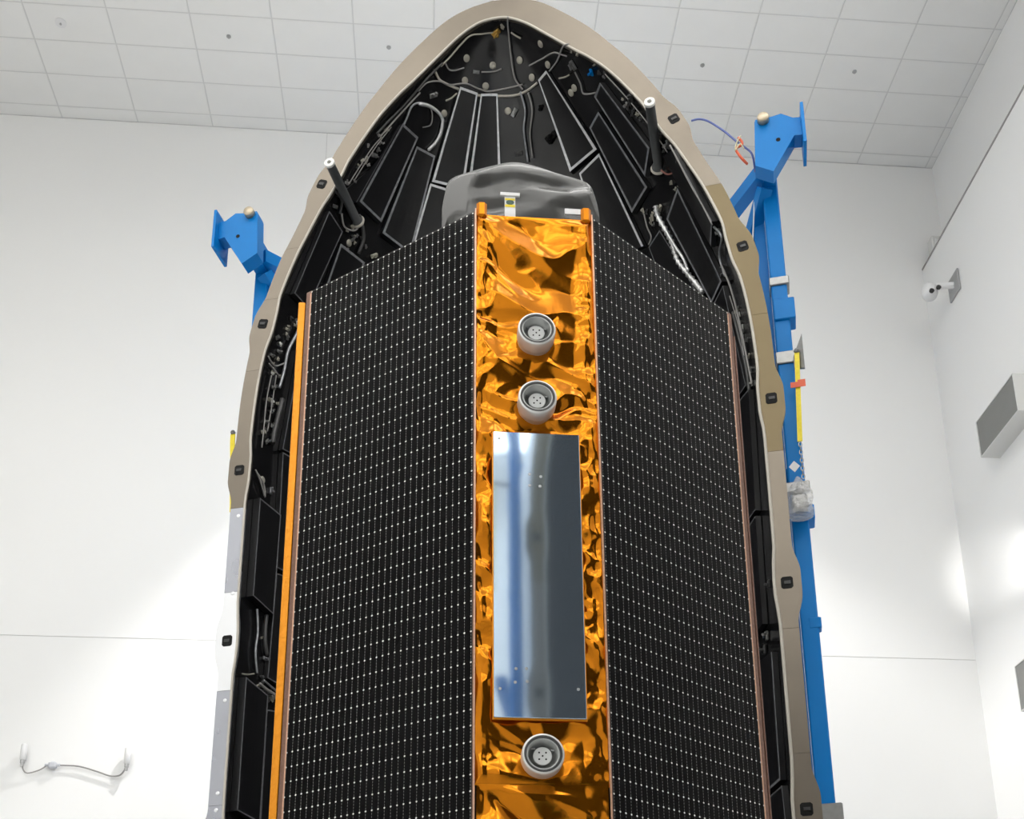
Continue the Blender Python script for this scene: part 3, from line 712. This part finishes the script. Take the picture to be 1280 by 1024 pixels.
foil('gold_foil', -RH+.012, RH-.012, SB, zsplit+.006, .010, 21, sat)
# corner tabs
for sg in (-1, 1):
    MB().cbox(sg*(RH-.032)-.028, sg*(RH-.032)+.028, -.02, .03, ST-.05, ST+.055, .014).build('corner_tab', m_gold, sat)
    MB().cbox(sg*RH-.004, sg*RH+.004, -.010, .03, SB, ST+.01, .002).build('edge_strip', m_copedge, sat)
# radiator
rd = MB().cbox(RX0, RX1, -.034, -.022, RZ0, RZ1, .002).build('radiator_panel', m_mirror, sat)
MB().box(RX0-.006, RX1+.006, -.022, -.010, RZ0-.006, RZ1+.006).build('radiator_rim', m_goldm, sat)
sc = MB().lathe([(.0001, -.004), (.006, -.004), (.008, -.001), (.008, .0)], 10, 'y'); scm = mesh('screw', sc.v, sc.f, m_screw)
for x, y in ((625, 861), (723, 862), (645, 836), (658, 836), (644, 853), (659, 852), (662, 593), (676, 596), (662, 607), (675, 608), (624, 548)):
    q = satpt(x, y, -.034); link('screw', scm, rd, (q[0], -.034, q[1]))
# antennas
for k, (ax_, az_) in enumerate(ANT):
    an = link('antenna', None, sat, (ax_, -.01, az_)); an.empty_display_size = .1
    RR, LL = .099, .085
    MB().lathe([(.088, .06), (.094, .0), (.099, -.01), (RR, -.02), (RR, -LL+.006), (RR-.004, -LL), (RR-.010, -LL)], 40, 'y').build('housing', m_alu, an, True)
    MB().lathe([(RR-.010, -LL), (RR-.011, -LL-.001), (RR-.020, -LL-.001), (RR-.021, -LL+.012)], 40, 'y').build('dark_rim', m_alud, an)
    MB().lathe([(RR-.021, -LL+.004), (RR-.025, -LL+.002), (RR-.029, -LL+.006), (RR-.034, -.022), (.001, -.018)], 40, 'y').build('cup', m_cup, an, True)
    MB().lathe([(.012, -.018), (.012, -.040), (.042, -.040), (.044, -.042), (.044, -.048), (.042, -.050), (.001, -.050)], 32, 'y').build('disc', m_disc, an)
    for hx, hz in ((0, 0), (.016, .016), (-.016, .016), (.016, -.016), (-.016, -.016)):
        MB().lathe([(.0045, -.0485), (.0045, -.0507), (.0001, -.0507)], 8, 'y', T=lambda p, hx=hx, hz=hz: (p[0]+hx, p[1], p[2]+hz)).build('bore', m_pocket, an)
    for a in (.6, 2.4): MB().box(-.008, .008, -.04, -.018, -.004, .004, T=lambda p, a=a: (p[0]+.057*math.cos(a), p[1], p[2]+.057*math.sin(a))).build('clip', m_screw, an)

# --- solar panels
CW, CH = .0382, .0786; MARG_O, MARG_I = .042, .018
ncol = 30; pitch = (PW-MARG_O-MARG_I)/ncol; CW = pitch-.0017; prow = .0803; CH = prow-.0012
nrow = int((ST-.012-SB)/prow)
cells_all = []
for sg in (-1, 1):
    pan = link('solar_panel', None, sat, (sg*RH, 0, 0), (0, 0, sg*AL if sg > 0 else -AL)); pan.empty_display_size = .3
    # local panel: x outwards from the ridge (sg), y = depth (front is -y), z up
    X = lambda s, sg=sg: sg*s
    sub = MB().cbox(min(0, sg*PW), max(0, sg*PW), .0, .024, SB, ST, .002).build('substrate', m_sub, pan)
    a, b = sorted((sg*(PW-MARG_O), sg*PW)); MB().box(a, b, -.0015, .0, SB, ST-.001).build('edge_tape', m_copper, pan)
    a, b = sorted((sg*(PW-MARG_O+.002), sg*(PW-MARG_O+.010))); MB().box(a, b, -.004, -.0015, SB, ST-.02).build('copper_trim', m_copedge, pan)
    a, b = sorted((sg*.002, sg*(MARG_I-.008))); MB().box(a, b, -.0015, 0, SB, ST-.001).build('edge_tape', m_copper, pan)
    cc = .0065
    def cellgeo():
        w, h = CW/2, CH/2
        o8 = [(-w+cc, -h), (w-cc, -h), (w, -h+cc), (w, h-cc), (w-cc, h), (-w+cc, h), (-w, h-cc), (-w, -h+cc)]
        v = [(x, -.0022, z) for x, z in o8]+[(x, 0, z) for x, z in o8]
        return v, [tuple(range(8))]+[(i, i+8, (i+1) % 8+8, (i+1) % 8) for i in range(8)]
    cv, cf = cellgeo(); cme = mesh('solar_cell', cv, cf, m_cell)
    info = []
    ca, sa_ = math.cos(SA), math.sin(SA)
    for r in range(nrow):
        zc = ST-.012-prow*(r+.5)
        for c in range(ncol):
            s = MARG_I+pitch*(c+.5)
            xl, yl2 = sg*(RH+s*math.cos(AL)), s*math.sin(AL)
            wpt = (SX+xl*ca-yl2*sa_, SY+xl*sa_+yl2*ca, zc); px, py = proj(wpt)
            d = np.linalg.norm(np.array(wpt)-np.array([0, 0, CAMZ]))
            info.append((d if py < 1016 else 1e6+d, sg*s, zc))
    info.sort()
    for d, x, z in info[:150]: link('solar_cell', cme, pan, (x, 0, z))
    nv = len(cv); rest = info[150:]
    base = np.array(cv); off = np.array([(x, 0, z) for _, x, z in rest])
    V = (base[None]+off[:, None]).reshape(-1, 3); Fs = [tuple(i+k*nv for i in q) for k in range(len(rest)) for q in cf]
    tag(obj('solar_cell_field', V, Fs, m_cell, pan), kind='stuff')
    # interconnects in the clipped corners and fingers in the vertical gaps
    dots = MB(); dash = MB(); rr = random.Random(3)
    dv = []; df = []; hv = []; hf_ = []
    for r in range(nrow+1):
        z = ST-.012-prow*r
        for c in range(ncol+1):
            x = sg*(MARG_I+pitch*c); q = .0061
            if c < ncol or True:
                k = len(dv); dv += [(x-q, -.0026, z), (x, -.0026, z-q), (x+q, -.0026, z), (x, -.0026, z+q)]; df.append((k, k+1, k+2, k+3))
            if r < nrow:
                for t_ in (.22, .42, .62, .82):
                    zz = z-prow*t_; k = len(hv); a_ = .0011; b_ = .0052
                    hv += [(x-a_, -.0026, zz-b_), (x+a_, -.0026, zz-b_), (x+a_, -.0026, zz+b_), (x-a_, -.0026, zz+b_)]; hf_.append((k, k+1, k+2, k+3))
    tag(obj('cell_interconnects', dv, df, m_dot, pan), kind='stuff'); tag(obj('cell_fingers', hv, hf_, m_dash, pan), kind='stuff')
    # side foil standing past the outer edge
    x0 = sg*(OH+.004); zt = satpt(378, 377, DP)[1] if sg < 0 else ST-.15
    wdt = .042 if sg < 0 else .014
    a, b = sorted((x0, x0+sg*wdt)); MB().cbox(a, b, DP+.005, 1.5, SB, zt, .004).build('side_foil', m_goldm if sg < 0 else m_copper, sat)

# stand under the satellite (below the frame)
ad = thing('payload_adapter', 'dark conical payload adapter on a white stand under the satellite', 'stand', (SX-.01, SY+.75, 0), SA)
MB().lathe([(1.05, .55), (.75, SB-.001), (.70, SB-.001), (.70, .55)], 48).build('adapter_cone', m_pin, ad, True)
MB().lathe([(1.3, 0), (1.3, .5), (1.1, .55), (.3, .55)], 48).build('base_drum', m_white, ad)

# ------------------------------------------------------------------ grey protective film over the satellite's top
pc = thing('protective_cover', 'crumpled dark grey plastic cover draped over the top of the satellite', 'cover', (SX, SY+.45, ST-.055), SA)
out = [(551, 282), (551, 262), (554, 245), (558, 230), (566, 223), (585, 217), (612, 210), (640, 205), (668, 210), (695, 219), (720, 226), (735, 233), (742, 247), (746, 262), (748, 282)]
def outpt(x, y):
    yy = .13
    for _ in range(4): q_ = satpt(x, y, yy); yy = max(.13, (abs(q_[0])-RH)*math.tan(AL)+.09)
    return (*q_, yy)
NU, NV = 84, 26; V = []
rp = np.array(crom([outpt(x, y) for x, y in out], 6)); tt = np.linspace(0, 1, len(rp)); zb = ST-.045
def creases(s_, t_):
    h_ = 0.
    for fa, fb, fc, am in ((3.3, 2.6, .35, .060), (6.7, -2.2, 1.15, .034), (1.9, 5.0, .75, .040), (9.6, 3.4, .2, .016)):
        q_ = (s_*fa+t_*fb+fc+.12*math.sin(7*s_+5*t_)) % 2.0; h_ += am*abs(q_-1.0)
    return h_*min(1, 4*t_+.15)*min(1, 6*s_)*min(1, 6*(1-s_))
for j in range(NV+1):
    t_ = j/NV
    for i in range(NU+1):
        s_ = i/NU; x, z, yo = (np.interp(s_, tt, rp[:, k]) for k in range(3))
        zz = zb+(z-zb)*(1-t_); lean = .05*math.sin(PI*t_)
        ymin = max(.05, (abs(x)-RH)*math.tan(AL)+.07)
        V.append((x, max(yo-lean*.3-creases(s_, t_)*.6+.04*t_, ymin)-.45, zz-(ST-.055)+.004))
idx = lambda i, j: j*(NU+1)+i
Fc = [(idx(i, j), idx(i, j+1), idx(i+1, j+1), idx(i+1, j)) for j in range(NV) for i in range(NU)]
nb = len(V); V += [(V[k % (NU+1)][0]*(1-.2*(k//(NU+1))/NV), V[k % (NU+1)][1]+.75*(k//(NU+1))/NV, V[k % (NU+1)][2]*(1-.55*(k//(NU+1))/NV)) for k in range(nb)]
Fc += [(nb+idx(i, j), nb+idx(i+1, j), nb+idx(i+1, j+1), nb+idx(i, j+1)) for j in range(NV) for i in range(NU)]
obj('film', V, Fc, m_cover, pc, True)
qa = satpt(704, 263, .04); qb = satpt(726, 269, .04)
MB().box(qa[0], qb[0], -.425, -.415, qb[1]-(ST-.055)-.01, qa[1]-(ST-.055)).build('paper_label', m_white, pc)
rv = MB().lathe([(.0001, -.004), (.014, -.004), (.02, 0)], 12, 'y'); rvm = mesh('rivet', rv.v, rv.f, m_flange4)
for x, y in ((272, 992), (270, 1013), (281, 876), (298, 645), (291, 742)):
    q_ = onv(x, y, 0); link('rivet', rvm, fair, (q_[0], -.001, q_[2]))
a = satpt(628, 243, .03); b = satpt(647, 270, .03)
tagp = thing('paper_tag', 'white and yellow paper tag hanging at the satellite top before the grey cover', 'tag', (SX, SY, b[1]-.01), SA)
zt0 = b[1]-.01
MB().box(a[0]+.012, b[0]-.012, .026, .030, 0, a[1]-zt0-.005, lambda p: (p[0], p[1], p[2])).build('card', m_white, tagp)
MB().box(a[0]-.012, b[0]+.012, .018, .030, a[1]-zt0-.015, a[1]-zt0+.005).build('top_strip', m_white, tagp)
zm = (a[1]-zt0)
for k, (f0, f1) in enumerate(((.72, .80), (.42, .52))): MB().box(a[0]+.014, b[0]-.014, .024, .026, zm*f0, zm*f1).build('yellow_band', m_yellow, tagp)
MB().lathe([(.0001, 0), (.022, 0), (.022, .002)], 12, 'y', T=lambda p: (p[0]+(a[0]+b[0])/2, p[1]+.023, p[2]*.7+zm*.62)).build('dark_print', mat('dark_green_print', (.03, .08, .06), .5), tagp)

# ------------------------------------------------------------------ things on walls and ceiling
def wallbox(y0, y1, z0, z1, label):
    t = thing('wall_vent_box', label, 'vent box', (XR, (y0+y1)/2, z0+CAMZ)); hy = (y1-y0)/2; hz = z1-z0; d = -.283
    MB().box(d, 0, -hy, hy, 0, .012).box(d, 0, -hy, hy, hz-.012, hz).box(d, 0, -hy, -hy+.012, .012, hz-.012).box(d, 0, hy-.012, hy, .012, hz-.012).build('casing', m_beige, t)
    MB().box(d+.01, d+.03, -hy+.012, hy-.012, .012, hz-.012).build('grille', m_greyb, t)
    for y in (-hy+.05, hy-.05): MB().box(-.01, 0, y-.02, y+.02, hz, hz+.03).build('fixing_tab', m_beige, t)
wallbox(13.41, 14.56, 9.575, 10.165, 'grey faced vent box on right wall below the security camera')
wallbox(13.34, 14.49, 5.64, 6.29, 'lower vent box at the right edge of the picture on the right wall')
# security camera
q = ray(1194, 358); q = q*XR/q[0]
sc_ = thing('security_camera', 'white twin lens security camera on a bracket high on the right wall', 'security camera', (XR, q[1], q[2]+CAMZ))
MB().cbox(-.03, 0, -.18, .18, -.18, .20, .006).build('wall_plate', mat('grey_plate', (.35, .35, .35), .5), sc_)
MB().bar((-.02, 0, .02), (-.30, .10, .06), .07, .07).bar((-.02, 0, -.02), (-.22, .06, .03), .04, .04).build('arm', m_white, sc_)
TC = Matrix.Translation((-.33, .12, -.03))@Matrix.Rotation(math.radians(35), 4, 'Z')@Matrix.Rotation(math.radians(-25), 4, 'Y')
hd = MB().lathe([(.001, .12), (.07, .115), (.11, .07), (.125, 0), (.12, -.07), (.09, -.13), (.001, -.14)], 20).build('head', m_white, sc_, True)
hd.matrix_local = Matrix.Translation((-.36, .13, .0))
for (dx, dz) in ((-.03, -.10), (.09, -.03)):
    p = Vector((-.36+dx, .02, dz)); MB().lathe([(.035, 0), (.04, -.03), (.028, -.035), (.001, -.035)], 14, 'y', T=lambda c, p=p: (c[0]+p.x, c[1]+p.y, c[2]+p.z)).build('lens', m_lens, sc_, True)
# boxes behind the ledge
q = ray(1160, 296)
jb = thing('junction_box', 'small cream box peeking over the ledge in the right corner', 'box', (8.27, 15.85, ZL))
MB().cbox(-.12, .12, -.10, .10, 0, .42, .02).build('casing', m_beige, jb); MB().cbox(-.08, .08, -.115, -.10, .08, .34, .006).build('cover_plate', m_white, jb)
# sprinklers
for (x, y), lb in zip([(76, 28), (286, 45), (486, 58.6), (878, 81), (1068, 89)], ['white ringed sprinkler on the ceiling near the top left corner', 'small ceiling sprinkler second from the left', 'small ceiling sprinkler just left of the fairing tip', 'small ceiling sprinkler just right of the fairing', 'rightmost small ceiling sprinkler above the blue bracket']):
    q = ray(x, y); q = q*H/q[2]
    t = thing('sprinkler', lb, 'sprinkler', (q[0], q[1], CZ-.007), 0, 'ceiling sprinklers')
    e = .085 if x < 100 else .035
    MB().lathe([(e, 0), (e, -.008), (.03, -.012), (.014, -.012), (.001, -.012)], 16).build('escutcheon', m_white if x < 100 else m_screw, t)
    MB().lathe([(.010, -.012), (.008, -.026), (.018, -.027), (.018, -.031), (.001, -.031)], 12).build('head', m_screw, t)
# pair of wall sensors joined by a cable, lower left of the back wall
def wp(x, y, off=.0):
    d = ray(x, y); k = YB/(d[1]-.0122*d[0]); P = d*k; return Vector((P[0], P[1]-off, P[2]+CAMZ))
o0 = wp(68, 958)
ws = thing('wall_sensor_pair', 'two white cylinders joined by a sagging cable on the back wall', 'wall sensor', o0)
for x, y0, y1 in ((30.5, 934, 953), (160, 938, 958)):
    a = wp(x, y0, .09)-o0; b = wp(x+.3, y1, .09)-o0; L = (a-b).length
    T = lambda p, b=b: (p[0]+b.x, p[1]+b.y, p[2]+b.z)
    ho = MB().lathe([(.001, L+.01), (.035, L+.008), (.042, L-.01), (.042, .01), (.03, 0)], 16, T=T).build('cylinder', m_white, ws, True)
    MB().lathe([(.03, 0.), (.03, -.04), (.022, -.05), (.022, -.09), (.001, -.09)], 14, T=T).build('gland', m_screw, ho)
    MB().box(-.015, .015, .0, .09, .02, .10, T=T).build('clip', m_screw, ho)
MB().tube(crom([wp(30.5, 956, .09)-o0, wp(31, 964, .07)-o0, wp(36, 968, .05)-o0, wp(50, 964, .04)-o0, wp(60, 958, .04)-o0], 6), .010, 6).build('cable', m_wire, ws, True)
MB().tube(crom([wp(74, 958, .04)-o0, wp(98, 959, .04)-o0, wp(120, 965, .04)-o0, wp(138, 971, .04)-o0, wp(150, 971, .05)-o0, wp(157, 965, .07)-o0, wp(159, 960, .09)-o0], 6), .011, 6).build('cable', m_wire, ws, True)
c0 = wp(67, 958, .05)-o0
MB().cbox(c0.x-.055, c0.x+.055, c0.y-.03, c0.y+.05, c0.z-.05, c0.z+.05, .02).lathe([(.02, -.10), (.02, .10)], 10, 'x', T=lambda p: (p[0]+c0.x, p[1]+c0.y, p[2]+c0.z), close=True).build('junction', mat('lilac_grey_plastic', (.55, .56, .60), .5), ws)

# ------------------------------------------------------------------ second fairing half facing the satellite from behind the photographer (seen in the polished radiator)
F2X, F2Y, F2R = 3.73, -1.80, PI-PS
f2 = make_fairing('fairing_half', 'second fairing half mirrored in the polished radiator panel', (F2X, F2Y, 0), F2R, False)
h2 = thing('handling_frame', 'second blue handling frame mirrored in the polished radiator panel', 'steel frame', (F2X, F2Y, 0), F2R)
for sg in (-1, 1):
    MB().cbox(sg*2.73-.06, sg*2.73+.06, .14, .24, 0, 10.8, .012).build('column', m_blue, h2)
    MB().cbox(sg*1.6-.08, sg*1.6+.08, 2.70, 2.86, 0, 10.8, .012).build('rear_column', m_blue, h2)
    for z in (2.5, 6.5, 10.5): MB().bar((sg*2.78, .5, z), (sg*1.6, 2.75, z), .12, .14).build('brace', m_blue, h2)
for z in (2.5, 6.5, 10.5): MB().bar((-1.6, 2.78, z), (1.6, 2.78, z), .12, .16).build('cross_beam', m_blue, h2)
link('ring_beam', ring_me, h2)
sp = thing('yellow_strap', 'yellow webbing strap mirrored beside the blue column in the polished radiator', 'strap', (F2X+3.0*math.cos(F2R)-.2*math.sin(F2R), F2Y+3.0*math.sin(F2R)+.2*math.cos(F2R), 7.4), F2R)
MB().box(-.025, .025, -.006, .006, 0, 1.3).box(-.03, .03, -.01, .01, 1.3, 1.36).build('webbing', m_yellow, sp)
MB().bar((2.76, .2, 8.74), (3.02, .2, 8.74), .03, .03).build('strap_arm', m_steel, h2)

# ------------------------------------------------------------------ floodlights with housings (all unseen: back wall one assumed, left and right ones added)
def added_flood(label, loc, target, power, size, blend, stand=True):
    t = thing('floodlight', label, 'floodlight', (loc[0], loc[1], 0 if stand else loc[2]))
    base = 0 if not stand else loc[2]
    d = (Vector(target)-Vector(loc)).normalized(); qn = d.to_track_quat('-Z', 'Y')
    hb = MB().lathe([(.16, .02), (.17, -.02), (.17, -.04), (.155, -.04), (.12, .06), (.001, .06)], 20).lathe([(.16, .02), (.12, .14), (.001, .15)], 20).build('housing', m_pin, t, True)
    hb.location = (0, 0, base); hb.rotation_mode = 'QUATERNION'; hb.rotation_quaternion = qn
    if stand:
        MB().lathe([(.02, 0.05), (.02, loc[2]-.18), (.001, loc[2]-.18)], 10).build('pole', m_pin, t, True)
        for k in range(3):
            a = k*2*PI/3; MB().bar((0, 0, .5), (.5*math.cos(a), .5*math.sin(a), .01), .025, .025).build('leg', m_pin, t)
    spot('added_flood_lamp', Vector(loc)+d*.06, target, power, size, blend, .12)

MP = F2W(-1.6, 2.78, 0)
MB().cbox(-1.67, -1.53, 2.71, 2.85, 9.3+CAMZ, 13.1+CAMZ, .012).build('added_lamp_mast', m_blue, hf)  # added mast, carries the assumed floodlight
LP = F2W(-1.6, 3.30, 13.0+CAMZ)
MB().bar((-1.6, 2.8, 13.0+CAMZ), (-1.6, 3.12, 13.0+CAMZ), .06, .06).build('added_lamp_arm', m_blue, hf)  # added arm between the mast and the assumed floodlight
added_flood('assumed unseen black floodlight on an added mast behind the fairing, aimed down the back wall', tuple(LP), (LP[0]+1.3, LP[1]+1.0, LP[2]-9.0), ASSUMED_WALL_FLOOD, math.radians(99), .4, False)  # lamp assumed from the pool of light on the back wall
added_flood('added unseen floodlight on a tripod, brightening the left wall', (-8.5, -3.5, 1.2), (-11.5, -4.5, 4.5), LEFT_FILL, math.radians(140), .6)
added_flood('added unseen lamp past the right edge, making the glow on the right wall', (XR-.62, 12.55, CAMZ+7.2), (XR, 14.35, CAMZ+7.85), SIDE_GLOW, math.radians(32), 1.0, False)
